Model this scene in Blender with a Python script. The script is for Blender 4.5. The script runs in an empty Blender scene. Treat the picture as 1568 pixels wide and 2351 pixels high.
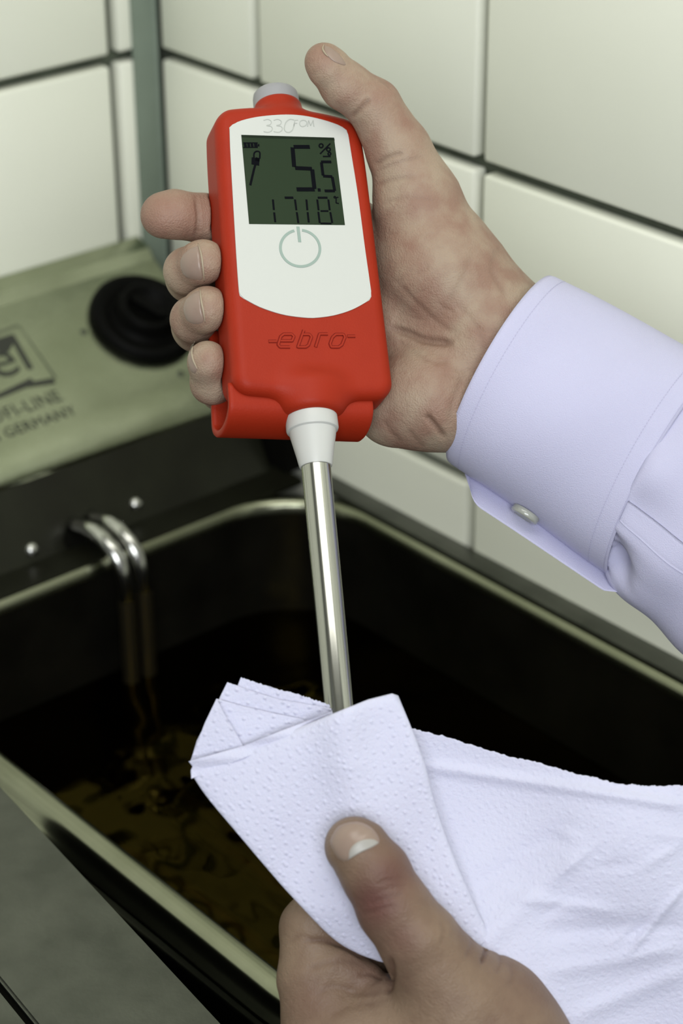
import bpy, bmesh, math, random
import numpy as np
from mathutils import Vector, Matrix
random.seed(7); np.random.seed(7)
SC = bpy.context.scene
COL = SC.collection
OFF = np.array([0, 0, 1.12])           # scene height above the floor

# ------------------------------------------------------------------ camera
F = 4918.8
PITCH, YAW, ROLL = math.radians(28.285), math.radians(40.639), math.radians(-0.378)
_h = np.array([math.sin(YAW), math.cos(YAW), 0.])
FW = _h*math.cos(PITCH)+np.array([0, 0, -math.sin(PITCH)])
_r = np.array([_h[1], -_h[0], 0.]); _u = np.cross(_r, FW)
RI = _r*math.cos(ROLL)+_u*math.sin(ROLL); UP = np.cross(RI, FW)
CAM = np.array([-0.61071, -0.85178, 0.30061])+OFF
cd = bpy.data.cameras.new('camera'); co = bpy.data.objects.new('camera', cd); COL.objects.link(co)
M = Matrix.Identity(4)
for i in range(3):
    M[i][0], M[i][1], M[i][2], M[i][3] = RI[i], UP[i], -FW[i], CAM[i]
co.matrix_world = M
cd.sensor_fit = 'HORIZONTAL'; cd.sensor_width = 24; cd.lens = F/1568*24
cd.clip_start = 0.02
cd.dof.use_dof = True; cd.dof.focus_distance = 0.70; cd.dof.aperture_fstop = 10.5
SC.camera = co

# ------------------------------------------------------------------ light
W = bpy.data.worlds.new('world'); SC.world = W; W.use_nodes = True
W.node_tree.nodes['Background'].inputs[0].default_value = (0.80, 0.84, 0.80, 1)
W.node_tree.nodes['Background'].inputs[1].default_value = 0.27

def area(name, loc, target, sx, sy, power, color):
    l = bpy.data.lights.new(name, 'AREA'); l.shape = 'RECTANGLE'; l.size = sx; l.size_y = sy
    l.energy = power; l.color = color
    o = bpy.data.objects.new(name, l); COL.objects.link(o); o.location = loc
    o.rotation_euler = (Vector(target)-Vector(loc)).to_track_quat('-Z', 'Y').to_euler()
    o['label'] = 'lamp light from outside the view'; o['category'] = 'light'
    return o
LIGHT_A = area('ceiling_light', (-0.36, -0.62, 2.00), (-0.1, -0.25, 1.1), 0.8, 0.45, 4.3, (1.0, 0.99, 0.94))
LIGHT_B = area('fill_light', (-1.15, -1.62, 1.80), (-0.15, -0.3, 1.08), 1.1, 0.8, 22, (0.93, 0.96, 1.0))  # unseen frontal fill lamp, added behind the camera
SC.view_settings.view_transform = 'Standard'; SC.view_settings.look = 'None'
SC.view_settings.exposure = 0.0; SC.view_settings.gamma = 1.0

# ------------------------------------------------------------------ geometry helpers
def ray(x, y):
    return FW+RI*((x-784)/F)-UP*((y-1175.5)/F)
D0 = 0.70; PX = D0/F                    # one picture unit of the hands' workspace, in metres
def ws(x, y, z):                        # workspace (units of PX) -> world
    return CAM+ray(x, y)*(D0-z*PX)
def ws_arr(P):
    P = np.asarray(P, float)
    r = FW[None]+RI[None]*((P[:, 0:1]-784)/F)-UP[None]*((P[:, 1:2]-1175.5)/F)
    return CAM[None]+r*(D0-P[:, 2:3]*PX)
def on_plane(x, y, Q, n):
    r = ray(x, y); t = ((Q-CAM)@n)/(r@n); return CAM+r*t
def on_z(x, y, z): return on_plane(x, y, np.array([0, 0, z]), np.array([0, 0, 1.]))

def mesh_obj(name, V, Fc, mat=None, parent=None, smooth=True, auto=None):
    me = bpy.data.meshes.new(name)
    V = np.asarray(V, float)
    if isinstance(Fc, np.ndarray) and Fc.ndim == 2 and Fc.shape[1] == 4:
        me.vertices.add(len(V)); me.vertices.foreach_set('co', V.astype(np.float32).ravel())
        n = len(Fc); me.loops.add(n*4); me.polygons.add(n)
        me.loops.foreach_set('vertex_index', Fc.astype(np.int32).ravel())
        me.polygons.foreach_set('loop_start', np.arange(0, n*4, 4, dtype=np.int32))
        me.polygons.foreach_set('loop_total', np.full(n, 4, dtype=np.int32))
        me.update(calc_edges=True); me.validate()
    else:
        me.from_pydata([tuple(v) for v in V], [], [tuple(int(i) for i in f) for f in Fc]); me.update()
    if smooth: me.polygons.foreach_set('use_smooth', [True]*len(me.polygons))
    o = bpy.data.objects.new(name, me); COL.objects.link(o)
    if mat: me.materials.append(mat)
    if parent: o.parent = parent
    return o
def bm_obj(name, bm, mat=None, parent=None, smooth=True, sharp=35):
    me = bpy.data.meshes.new(name)
    bmesh.ops.recalc_face_normals(bm, faces=bm.faces)
    if smooth:
        for e in bm.edges:
            if len(e.link_faces) == 2 and e.calc_face_angle(0) > math.radians(sharp): e.smooth = False
        for f in bm.faces: f.smooth = True
    bm.to_mesh(me); bm.free()
    o = bpy.data.objects.new(name, me); COL.objects.link(o)
    if mat: me.materials.append(mat)
    if parent: o.parent = parent
    return o
def tag(o, label=None, cat=None, group=None, kind=None):
    if label: o['label'] = label
    if cat: o['category'] = cat
    if group: o['group'] = group
    if kind: o['kind'] = kind
    return o
def empty(name, loc=(0, 0, 0)):
    # children are given in world coordinates, so the empty's offset is undone on them by finish()
    o = bpy.data.objects.new(name, None); COL.objects.link(o); o['_base'] = [float(c) for c in loc]; return o
def finish(root):
    b = Vector(root['_base']); root.location = b
    for c in root.children: c.matrix_parent_inverse = Matrix.Translation(-b)
    del root['_base']
def box_bm(bm, c, s, bev=0, seg=2, rot=None):
    r = bmesh.ops.create_cube(bm, size=1)
    vs = r['verts']
    for v in vs:
        v.co = Vector((v.co.x*s[0], v.co.y*s[1], v.co.z*s[2]))
    if bev:
        es = list({e for v in vs for e in v.link_edges})
        r2 = bmesh.ops.bevel(bm, geom=es, offset=bev, segments=seg, profile=.5, affect='EDGES')
        vs = list({v for f in r2['faces'] for v in f.verts} | {v for v in vs if v.is_valid})
    for v in vs:
        if rot is not None: v.co = rot @ v.co
        v.co += Vector(c)
def lathe(o, ax, e1, e2, prof, n=48, cap=True):
    """rings of (distance along ax, radius)"""
    V = []; Fc = []
    for (t, r) in prof:
        for k in range(n):
            a = 2*math.pi*k/n
            V.append(o+ax*t+(e1*math.cos(a)+e2*math.sin(a))*r)
    for i in range(len(prof)-1):
        for k in range(n):
            k2 = (k+1) % n
            Fc.append((i*n+k, i*n+k2, (i+1)*n+k2, (i+1)*n+k))
    if cap:
        Fc.append(tuple(range(n))[::-1]); Fc.append(tuple((len(prof)-1)*n+k for k in range(n)))
    return V, Fc
def sweep(pts, rad, n=12, closed=False):
    pts = [np.array(p, float) for p in pts]; V = []; Fc = []
    m = len(pts); up = np.array([0.13, 0.2, 0.97])
    rr = rad if hasattr(rad, '__len__') else [rad]*m
    t0 = pts[1]-pts[0]; t0 /= np.linalg.norm(t0); nrm = np.cross(t0, up); nrm /= np.linalg.norm(nrm)
    for i in range(m):
        t = pts[min(i+1, m-1)]-pts[max(i-1, 0)]; t /= np.linalg.norm(t)
        nrm = nrm-t*(nrm@t); nrm /= np.linalg.norm(nrm); b = np.cross(t, nrm)
        for k in range(n):
            a = 2*math.pi*k/n; V.append(pts[i]+(nrm*math.cos(a)+b*math.sin(a))*rr[i])
    for i in range(m-1):
        for k in range(n):
            k2 = (k+1) % n; Fc.append((i*n+k, i*n+k2, (i+1)*n+k2, (i+1)*n+k))
    Fc.append(tuple(range(n))[::-1]); Fc.append(tuple((m-1)*n+k for k in range(n)))
    return V, Fc
def spline(pts, n):
    """Catmull-Rom resample of a polyline, n points"""
    P = np.array(pts, float); m = len(P)
    if m == 2:
        t = np.linspace(0, 1, n)[:, None]; return P[0]*(1-t)+P[1]*t
    Q = np.vstack([2*P[0]-P[1], P, 2*P[-1]-P[-2]])
    out = []
    for i in range(m-1):
        for t in np.linspace(0, 1, 20, endpoint=False):
            a, b, c, d = Q[i], Q[i+1], Q[i+2], Q[i+3]
            out.append(.5*((2*b)+(c-a)*t+(2*a-5*b+4*c-d)*t*t+(3*b-a-3*c+d)*t**3))
    out.append(P[-1]); out = np.array(out)
    s = np.r_[0, np.cumsum(np.linalg.norm(np.diff(out, axis=0), axis=1))]
    q = np.linspace(0, s[-1], n)
    return np.stack([np.interp(q, s, out[:, k]) for k in range(P.shape[1])], 1)
def polyline(pts, n):
    P = np.array(pts, float); s = np.r_[0, np.cumsum(np.linalg.norm(np.diff(P, axis=0), axis=1))]
    q = np.linspace(0, s[-1], n)
    return np.stack([np.interp(q, s, P[:, k]) for k in range(P.shape[1])], 1)
def coons(top, right, bottom, left):
    """top,bottom: n pts left->right ; left,right: m pts top->bottom"""
    n, m = len(top), len(left)
    u = np.linspace(0, 1, n)[None, :, None]; v = np.linspace(0, 1, m)[:, None, None]
    T, B, L, R = top[None], bottom[None], left[:, None], right[:, None]
    S = (1-v)*T+v*B+(1-u)*L+u*R-((1-u)*(1-v)*top[0]+u*(1-v)*top[-1]+(1-u)*v*bottom[0]+u*v*bottom[-1])
    return S                         # m x n x 2
def grid_faces(m, n, off=0):
    a = (np.arange(m-1)[:, None]*n+np.arange(n-1)[None]).ravel()+off
    return np.stack([a, a+n, a+n+1, a+1], 1)
def sheet(P2, z, thick, name, mat, parent, conv=None):
    """closed thin slab from a grid of picture-plane points and heights"""
    m, n = z.shape; conv = conv or ws_arr
    A = np.concatenate([P2.reshape(-1, 2), z.reshape(-1, 1)], 1)
    B = A.copy(); B[:, 2] -= thick
    f1 = grid_faces(m, n); f2 = grid_faces(m, n, m*n)[:, ::-1]
    ring = np.r_[np.arange(n), np.arange(1, m)*n+n-1, (m-1)*n+np.arange(n-2, -1, -1), np.arange(m-2, 0, -1)*n]
    r2 = np.roll(ring, -1); f3 = np.stack([ring, r2, r2+m*n, ring+m*n], 1)
    return mesh_obj(name, conv(np.vstack([A, B])), np.vstack([f1, f2, f3]), mat, parent)

# ------------------------------------------------------------------ distance-field modelling
class Field:
    def __init__(s, lo, hi, h):
        s.lo = np.array(lo, float); s.h = h
        s.n = (np.ceil((np.array(hi)-s.lo)/h)).astype(int)+1
        s.D = np.full(s.n, 60., np.float32)
        s.ax = [(s.lo[i]+h*np.arange(s.n[i])).astype(np.float32) for i in range(3)]
    def region(s, lo, hi):
        a = np.clip(((np.array(lo)-s.lo)/s.h).astype(int), 0, s.n); b = np.clip(((np.array(hi)-s.lo)/s.h).astype(int)+2, 0, s.n)
        sl = tuple(slice(a[i], b[i]) for i in range(3))
        X = s.ax[0][sl[0]][:, None, None]; Y = s.ax[1][sl[1]][None, :, None]; Z = s.ax[2][sl[2]][None, None, :]
        return sl, X, Y, Z
    def cone(s, a, ra, b, rb, k=20, zs=1.0):
        """capsule from a to b with radii ra, rb, smoothly joined; zs>1 flattens it in z"""
        a = np.array(a, float); b = np.array(b, float); m = max(ra, rb)+60
        sl, X, Y, Z = s.region(np.minimum(a, b)-m, np.maximum(a, b)+m)
        d = b-a; d2 = d@d+1e-6
        px, py, pz = X-a[0], Y-a[1], Z-a[2]
        t = np.clip((px*d[0]+py*d[1]+pz*d[2])/d2, 0, 1)
        dist = np.sqrt((px-t*d[0])**2+(py-t*d[1])**2+((pz-t*d[2])*zs)**2)-(ra+(rb-ra)*t)
        s.join(sl, dist.astype(np.float32), k)
    def chain(s, pts, k=10, kj=None, zs=1.0):
        for i in range(len(pts)-1):
            p, q = pts[i], pts[i+1]
            s.cone(p[:3], p[3], q[:3], q[3], (kj if (kj and i == 0) else k), zs)
    def join(s, sl, d, k):
        o = s.D[sl]; hh = np.maximum(k-np.abs(o-d), 0)/k
        s.D[sl] = np.minimum(o, d)-hh*hh*k*.25
    def merge(s, other, k):
        s.join((slice(None),)*3, other.D, k)
    def surf(s, smooth=2):
        D = s.D; S = D < 0; n = s.n
        c = np.zeros(n-1, np.int8)
        for i in (0, 1):
            for j in (0, 1):
                for k in (0, 1):
                    c += S[i:n[0]-1+i, j:n[1]-1+j, k:n[2]-1+k]
        act = (c > 0) & (c < 8); idx = np.full(n-1, -1, np.int64); ii = np.argwhere(act); idx[act] = np.arange(len(ii))
        acc = np.zeros((len(ii), 3)); cnt = np.zeros(len(ii))
        cs = [(0, 0, 0), (1, 0, 0), (0, 1, 0), (1, 1, 0), (0, 0, 1), (1, 0, 1), (0, 1, 1), (1, 1, 1)]
        val = [D[ii[:, 0]+a, ii[:, 1]+b, ii[:, 2]+c_] for a, b, c_ in cs]
        for p in range(8):
            for q in range(p+1, 8):
                df = [cs[q][t]-cs[p][t] for t in range(3)]
                if sum(abs(t) for t in df) != 1: continue
                cr = (val[p] < 0) != (val[q] < 0); t = val[p]/(val[p]-val[q]+1e-12); t = np.where(cr, t, 0)
                for ax in range(3): acc[:, ax] += np.where(cr, cs[p][ax]+t*df[ax], 0)
                cnt += cr
        V = (ii+acc/cnt[:, None])*s.h+s.lo
        quads = []
        for ax in range(3):
            sl0 = [slice(1, n[i]-1) for i in range(3)]; sl0[ax] = slice(0, n[ax]-1); sl1 = list(sl0); sl1[ax] = slice(1, n[ax])
            A = S[tuple(sl0)]; B = S[tuple(sl1)]
            for sgn, msk in ((1, A & ~B), (-1, ~A & B)):
                e = np.argwhere(msk)
                if not len(e): continue
                o = [1, 1, 1]; o[ax] = 0; e = e+np.array(o)
                u, v = [(1, 2), (2, 0), (0, 1)][ax]
                def cell(du, dv):
                    q = e.copy(); q[:, u] -= du; q[:, v] -= dv; return idx[q[:, 0], q[:, 1], q[:, 2]]
                Q = np.stack([cell(1, 1), cell(0, 1), cell(0, 0), cell(1, 0)], 1)
                quads.append(Q if sgn > 0 else Q[:, ::-1])
        Q = np.vstack(quads); Q = Q[(Q >= 0).all(1)]
        E = np.vstack([Q[:, [0, 1]], Q[:, [1, 2]], Q[:, [2, 3]], Q[:, [3, 0]]])
        for _ in range(smooth):
            for lam in (.55, -.5):
                A = np.zeros_like(V); C = np.zeros(len(V))
                for ax in range(3): A[:, ax] = np.bincount(E[:, 0], V[E[:, 1], ax], len(V))+np.bincount(E[:, 1], V[E[:, 0], ax], len(V))
                C = np.bincount(E[:, 0], minlength=len(V))+np.bincount(E[:, 1], minlength=len(V))
                V = V+lam*(A/np.maximum(C, 1)[:, None]-V)
        return V, Q
    def top_z(s, x, y):
        """height of the surface facing the camera at x,y"""
        i = (x-s.lo[0])/s.h; j = (y-s.lo[1])/s.h; i0, j0 = int(i), int(j); fi, fj = i-i0, j-j0
        col = (s.D[i0, j0]*(1-fi)*(1-fj)+s.D[i0+1, j0]*fi*(1-fj)+s.D[i0, j0+1]*(1-fi)*fj+s.D[i0+1, j0+1]*fi*fj)
        w = np.where(col < 0)[0]
        if not len(w): return None
        k = w[-1]; t = col[k]/(col[k]-col[min(k+1, len(col)-1)]-1e-9); return s.lo[2]+s.h*(k+t)
def normals(V, Q):
    n = np.cross(V[Q[:, 2]]-V[Q[:, 0]], V[Q[:, 3]]-V[Q[:, 1]]); N = np.zeros_like(V)
    for c in range(4):
        for ax in range(3): N[:, ax] += np.bincount(Q[:, c], n[:, ax], len(V))
    return N/(np.linalg.norm(N, axis=1)[:, None]+1e-12)
def crease(V, N, lines, gain=.62):
    """press skin creases into the side facing the viewer: (polyline, depth, width[, zmin])"""
    D = np.zeros(len(V))
    for L in lines:
        P = spline(L[0], 24); amp, sg = L[1], L[2]
        best = np.full(len(V), 1e9); tt = np.zeros(len(V))
        near = (V[:, 0] > P[:, 0].min()-4*sg) & (V[:, 0] < P[:, 0].max()+4*sg) & (V[:, 1] > P[:, 1].min()-4*sg) & (V[:, 1] < P[:, 1].max()+4*sg) & (N[:, 2] > .05)
        w = np.where(near)[0]
        for i in range(len(P)-1):
            a, d = P[i], P[i+1]-P[i]; t = np.clip(((V[w, :2]-a)@d)/(d@d+1e-9), 0, 1)
            q = np.linalg.norm(V[w, :2]-a-t[:, None]*d, axis=1); m = q < best[w]
            best[w[m]] = q[m]; tt[w[m]] = (i+t[m])/(len(P)-1)
        fade = np.clip(np.minimum(tt, 1-tt)*6, 0, 1)
        D[w] += gain*(amp*np.exp(-(best/sg)**2)*fade)[w]
    return V-N*np.minimum(D, 8)[:, None]

# ------------------------------------------------------------------ materials
def mat(name, col, rough=.5, metal=0, spec=.5, var=None, vscale=40, bump=0, bscale=200, sss=0, coat=0, alpha=None, trans=0, ior=None, aniso=0, detail=4, stretch=None):
    m = bpy.data.materials.new(name); m.use_nodes = True; nt = m.node_tree; b = nt.nodes['Principled BSDF']
    b.inputs['Base Color'].default_value = (*col, 1); b.inputs['Roughness'].default_value = rough
    b.inputs['Metallic'].default_value = metal; b.inputs['Specular IOR Level'].default_value = spec
    if coat: b.inputs['Coat Weight'].default_value = coat
    if trans: b.inputs['Transmission Weight'].default_value = trans
    if ior: b.inputs['IOR'].default_value = ior
    if sss:
        b.inputs['Subsurface Weight'].default_value = sss; b.inputs['Subsurface Radius'].default_value = (1, .35, .2); b.inputs['Subsurface Scale'].default_value = .003
    if aniso: b.inputs['Anisotropic'].default_value = aniso
    tc = nt.nodes.new('ShaderNodeTexCoord'); src = tc.outputs['Object']
    if stretch:
        mp = nt.nodes.new('ShaderNodeMapping'); mp.inputs['Scale'].default_value = stretch; nt.links.new(src, mp.inputs[0]); src = mp.outputs[0]
    if var is not None:
        n = nt.nodes.new('ShaderNodeTexNoise'); n.inputs['Scale'].default_value = vscale; n.inputs['Detail'].default_value = detail
        r = nt.nodes.new('ShaderNodeMapRange'); r.inputs[1].default_value = .35; r.inputs[2].default_value = .65
        x = nt.nodes.new('ShaderNodeMix'); x.data_type = 'RGBA'; x.inputs[6].default_value = (*col, 1); x.inputs[7].default_value = (*var, 1)
        nt.links.new(src, n.inputs[0]); nt.links.new(n.outputs[0], r.inputs[0]); nt.links.new(r.outputs[0], x.inputs[0]); nt.links.new(x.outputs[2], b.inputs['Base Color'])
    if bump:
        n = nt.nodes.new('ShaderNodeTexNoise'); n.inputs['Scale'].default_value = bscale; n.inputs['Detail'].default_value = 3
        u = nt.nodes.new('ShaderNodeBump'); u.inputs['Strength'].default_value = bump; u.inputs['Distance'].default_value = .001
        nt.links.new(src, n.inputs[0]); nt.links.new(n.outputs[0], u.inputs['Height']); nt.links.new(u.outputs[0], b.inputs['Normal'])
    return m
M_TILE = mat('tile glaze', (.83, .84, .73), .45, var=(.80, .815, .70), vscale=9, bump=.12, bscale=25)
M_GROUT = mat('grout', (.085, .10, .07), .9, var=(.06, .07, .05), vscale=80, bump=.4)
M_SEAL = mat('corner sealant', (.19, .235, .185), .5, var=(.16, .20, .155), vscale=30)
M_STEEL = mat('brushed steel', (.40, .43, .31), .24, 1, var=(.33, .36, .25), vscale=35, bump=.12, bscale=400)
M_STEEL_D = mat('dull steel', (.14, .145, .125), .42, 1, var=(.10, .105, .09), vscale=45, bump=.15, bscale=300)
M_TANK = mat('tank steel', (.27, .28, .20), .22, 1, var=(.21, .22, .15), vscale=25)
M_TANKIN = mat('shade-dark tank steel', (.020, .019, .014), .30, .7, var=(.010, .0095, .007), vscale=30)  # dark reflections and shade inside the tank are put into this colour
M_BLACK = mat('black plastic', (.002, .002, .0017), .5, spec=.06)
M_HOLE = mat('recess shade', (.004, .004, .003), 1.0, spec=.02)  # near-black colour holds the shade of gaps and openings
M_CHROME = mat('polished tube', (.50, .50, .47), .16, 1)
M_ELEM = mat('heating tube', (.10, .085, .05), .3, .9)
M_PROBE = mat('probe steel', (.43, .43, .39), .17, 1)
M_RED = mat('red silicone', (.32, .022, .006), .5, spec=.18, var=(.30, .020, .0055), vscale=60, bump=.08, bscale=1500, sss=.05)
M_RED_D = mat('red silicone edge shade', (.17, .010, .005), .7, spec=.1)  # darker copy of the housing red, holds painted groove shade
M_WHITE = mat('white plastic', (.52, .525, .50), .4, sss=.03)
M_FACE = mat('white face plate', (.52, .535, .505), .45)
M_CAP = mat('grey white plastic', (.29, .29, .30), .6)
M_LCD = mat('lcd glass', (.020, .034, .017), .25, spec=.08)
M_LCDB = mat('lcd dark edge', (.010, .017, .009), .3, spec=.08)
M_SEG = mat('lcd segment', (.0015, .002, .004), .5, spec=.05)
M_GREY = mat('grey green print', (.26, .34, .30), .5)
M_PRINT = mat('pale grey print', (.40, .42, .39), .5)
M_INK = mat('black print', (.02, .022, .016), .5)
M_CLOTH = mat('white shirt cotton', (.50, .495, .66), .85, var=(.48, .475, .635), vscale=25, bump=.25, bscale=2500, sss=.03)
M_SEAM = mat('shirt thread', (.42, .41, .56), .9)
M_BUTTON = mat('pearl button', (.34, .35, .31), .2, coat=.6)
M_PAPER = mat('paper towel', (.58, .58, .72), .9, var=(.56, .56, .70), vscale=30, bump=.35, bscale=1200, sss=.05)
M_NAIL = mat('fingernail', (.27, .195, .155), .36, coat=.1, sss=.1)
M_NAILTIP = mat('nail free edge', (.34, .28, .20), .5)
M_LUN = mat('pale half moon of nail', (.34, .325, .30), .4)
M_APRON = mat('shade-toned apron steel', (.022, .023, .014), .32, .6, var=(.016, .016, .010), vscale=40)  # shade below the panel's bend is put into this steel colour
M_MARK = mat('dark grey print', (.07, .08, .05), .5)
M_TABLE = mat('worktop steel', (.25, .25, .22), .4, 1)
M_FLOOR = mat('floor tile', (.10, .09, .08), .5, var=(.08, .07, .06), vscale=6)
M_CEIL = mat('ceiling paint', (.6, .6, .55), .9)

def skin_mat(nm, c1, c2, c3, c4):
    m = mat(nm, c1[:3], .5, spec=.3, sss=.10)
    nt = m.node_tree; b = nt.nodes['Principled BSDF']; N = nt.nodes.new; L = nt.links.new
    tc = N('ShaderNodeTexCoord')
    n1 = N('ShaderNodeTexNoise'); n1.inputs['Scale'].default_value = 85; n1.inputs['Detail'].default_value = 4
    r1 = N('ShaderNodeMapRange'); r1.inputs[1].default_value = .38; r1.inputs[2].default_value = .62
    mx = N('ShaderNodeMix'); mx.data_type = 'RGBA'; mx.inputs[6].default_value = c1; mx.inputs[7].default_value = c2
    L(tc.outputs['Object'], n1.inputs[0]); L(n1.outputs[0], r1.inputs[0]); L(r1.outputs[0], mx.inputs[0])
    at = N('ShaderNodeAttribute'); at.attribute_name = 'flush'
    m2 = N('ShaderNodeMix'); m2.data_type = 'RGBA'; m2.inputs[7].default_value = c3
    L(at.outputs['Fac'], m2.inputs[0]); L(mx.outputs[2], m2.inputs[6])
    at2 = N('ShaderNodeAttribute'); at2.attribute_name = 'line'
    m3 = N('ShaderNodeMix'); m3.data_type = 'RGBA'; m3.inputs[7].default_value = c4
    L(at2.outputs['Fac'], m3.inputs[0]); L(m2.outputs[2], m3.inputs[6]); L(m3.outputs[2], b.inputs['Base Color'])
    v = N('ShaderNodeTexVoronoi'); v.inputs['Scale'].default_value = 1700; n2 = N('ShaderNodeTexNoise'); n2.inputs['Scale'].default_value = 600; n2.inputs['Detail'].default_value = 5
    ad = N('ShaderNodeMath'); ad.operation = 'MULTIPLY_ADD'; ad.inputs[1].default_value = .5
    L(tc.outputs['Object'], v.inputs[0]); L(tc.outputs['Object'], n2.inputs[0]); L(v.outputs[0], ad.inputs[0]); L(n2.outputs[0], ad.inputs[2])
    bp = N('ShaderNodeBump'); bp.inputs['Strength'].default_value = .34; bp.inputs['Distance'].default_value = .0008
    L(ad.outputs[0], bp.inputs['Height']); L(bp.outputs[0], b.inputs['Normal'])
    return m
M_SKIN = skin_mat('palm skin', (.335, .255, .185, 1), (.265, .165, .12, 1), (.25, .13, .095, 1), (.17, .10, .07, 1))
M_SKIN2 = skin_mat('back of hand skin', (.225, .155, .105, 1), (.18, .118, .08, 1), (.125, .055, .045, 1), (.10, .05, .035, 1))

def oil_mat():
    m = bpy.data.materials.new('frying oil'); m.use_nodes = True; nt = m.node_tree; nt.nodes.clear(); N = nt.nodes.new; L = nt.links.new
    o = N('ShaderNodeOutputMaterial'); mx = N('ShaderNodeMixShader'); t = N('ShaderNodeBsdfTransparent'); t.inputs[0].default_value = (.30, .17, .012, 1)
    g = N('ShaderNodeBsdfGlossy'); g.inputs['Roughness'].default_value = .04; g.inputs[0].default_value = (.36, .265, .05, 1)
    f = N('ShaderNodeFresnel'); f.inputs[0].default_value = 1.47
    tc = N('ShaderNodeTexCoord'); n = N('ShaderNodeTexNoise'); n.inputs['Scale'].default_value = 17; n.inputs['Detail'].default_value = 2
    b = N('ShaderNodeBump'); b.inputs['Strength'].default_value = .5; b.inputs['Distance'].default_value = .014
    L(tc.outputs['Object'], n.inputs[0]); L(n.outputs[0], b.inputs['Height']); L(b.outputs[0], g.inputs['Normal']); L(b.outputs[0], f.inputs['Normal'])
    L(f.outputs[0], mx.inputs[0]); L(t.outputs[0], mx.inputs[1]); L(g.outputs[0], mx.inputs[2]); L(mx.outputs[0], o.inputs[0])
    return m
M_OIL = oil_mat()

# ------------------------------------------------------------------ the room
Z0 = OFF[2]; T = .15; GR = .0056
def tile_mesh(w, h, mt):
    bm = bmesh.new(); box_bm(bm, (0, 0, 0), (w-GR, .008, h-GR), .0016, 2)
    me = bpy.data.meshes.new('tile'); bmesh.ops.recalc_face_normals(bm, faces=bm.faces)
    for f in bm.faces: f.smooth = True
    bm.to_mesh(me); bm.free(); me.materials.append(mt); return me
def slab(name, c, s, m, kind='structure', label=None):
    bm = bmesh.new(); box_bm(bm, c, s); o = bm_obj(name, bm, m, smooth=False); o['kind'] = kind
    if label: o['label'] = label
    return o
wr = slab('wall_right', (.06, -.96, 1.3), (.108, 1.94, 2.6), M_GROUT, label='cream tiled wall on the right of the corner')
wl = slab('wall_left', (-.96, .06, 1.3), (1.94, .108, 2.6), M_GROUT, label='cream tiled wall on the left of the corner')
a_, b_ = .5525*T, .1706*T
zs = [Z0-T*k for k in range(-3, 4)]     # joints
full = tile_mesh(T, T, M_TILE)
cutR = tile_mesh(a_-.006, T, M_TILE); cutL = tile_mesh(b_-.006, T, M_TILE)
lowR = tile_mesh(T, .035, M_TILE)
def tile(me, loc, par, rot):
    o = bpy.data.objects.new('tile', me); COL.objects.link(o); o.parent = par; o.location = loc
    o.rotation_euler = (random.uniform(-.001, .001), 0, rot+random.uniform(-.001, .001))
for k in range(-6, 4):                  # rows
    zc = Z0-T*k+T/2
    for j in range(-1, 9):
        if j == -1:
            tile(cutR, (.002, -(a_+.006)/2, zc), wr, math.pi/2); tile(cutL, (-(b_+.006)/2, .002, zc), wl, 0)
        else:
            tile(full, (.002, -(a_+T*j+T/2), zc), wr, math.pi/2); tile(full, (-(b_+T*j+T/2), .002, zc), wl, 0)
# corner sealing strip, gently hollow
prof = [(-.0150, -.0022)]+[(-.0150+.0135*(1-math.cos(t))*.35+.0120*t/1.5708*.62, -.0036-.0012*math.sin(2*t)*0-.0012*t) for t in np.linspace(.1, 1.45, 7)]+[(-.0024, -.0068)]
V = []; Fc = []
for z in (0.7, 2.58):
    for (x, y) in prof: V.append((x, y, z))
    V.append((.004, .004, z))
n = len(prof)+1
for i in range(n): Fc.append((i, (i+1) % n, n+(i+1) % n, n+i))
Fc += [tuple(range(n))[::-1], tuple(range(n, 2*n))]
o = mesh_obj('trim_1', V, Fc, M_SEAL, smooth=False); tag(o, 'grey green sealing strip down the corner of the tiled walls', kind='structure')
slab('floor', (-1.2, -1.2, -.03), (3, 3, .06), M_FLOOR, label='dark kitchen floor')
slab('ceiling', (-.9, -.9, 2.66), (2.1, 2.1, .08), M_CEIL, label='plain painted ceiling')

# ------------------------------------------------------------------ fryer
RZ = -.187+Z0
X1, X2, Y1, Y2 = -.0155, -.2528, -.128, -.455
bench = empty('steel_worktop', (-.4, -.4, 0)); tag(bench, 'steel worktop under the fryer along both walls', 'worktop')
bm = bmesh.new(); box_bm(bm, (-.42, -.33, .68), (.82, .64, .04), .003); bm_obj('tabletop', bm, M_TABLE, bench)
for (x, y) in ((-.79, -.61), (-.05, -.61), (-.79, -.05), (-.05, -.05)):
    bm = bmesh.new(); box_bm(bm, (x, y, .33), (.04, .04, .66), .003); bm_obj('leg', bm, M_TABLE, bench)
finish(bench)

fry = empty('deep_fryer', (-.14, -.28, .70)); tag(fry, 'stainless steel deep fryer with open oil tank and sloped control box, against the tiled corner', 'fryer')
def rrect(off, z, r):
    """rounded rectangle around the tank mouth"""
    x1, x2, y1, y2 = X1+off, X2-off, Y1+off, Y2-off; r = max(r+off, .004); P = []
    for (cx, cy, a0) in ((x1-r, y1-r, 0), (x2+r, y1-r, 90), (x2+r, y2+r, 180), (x1-r, y2+r, 270)):
        for k in range(13):
            a = math.radians(a0+90*k/12); P.append((cx+r*math.cos(a), cy+r*math.sin(a), z))
    return P
def rings(name, prof, mt, par, fill=False, R=.048):
    V = []; Fc = []; n = 52
    for off, z in prof: V += rrect(off, z, R)
    for i in range(len(prof)-1):
        for k in range(n): Fc.append((i*n+k, i*n+(k+1) % n, (i+1)*n+(k+1) % n, (i+1)*n+k))
    if fill: Fc.append(tuple((len(prof)-1)*n+k for k in range(n)))
    o = mesh_obj(name, V, Fc, mt, par); return o
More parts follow.
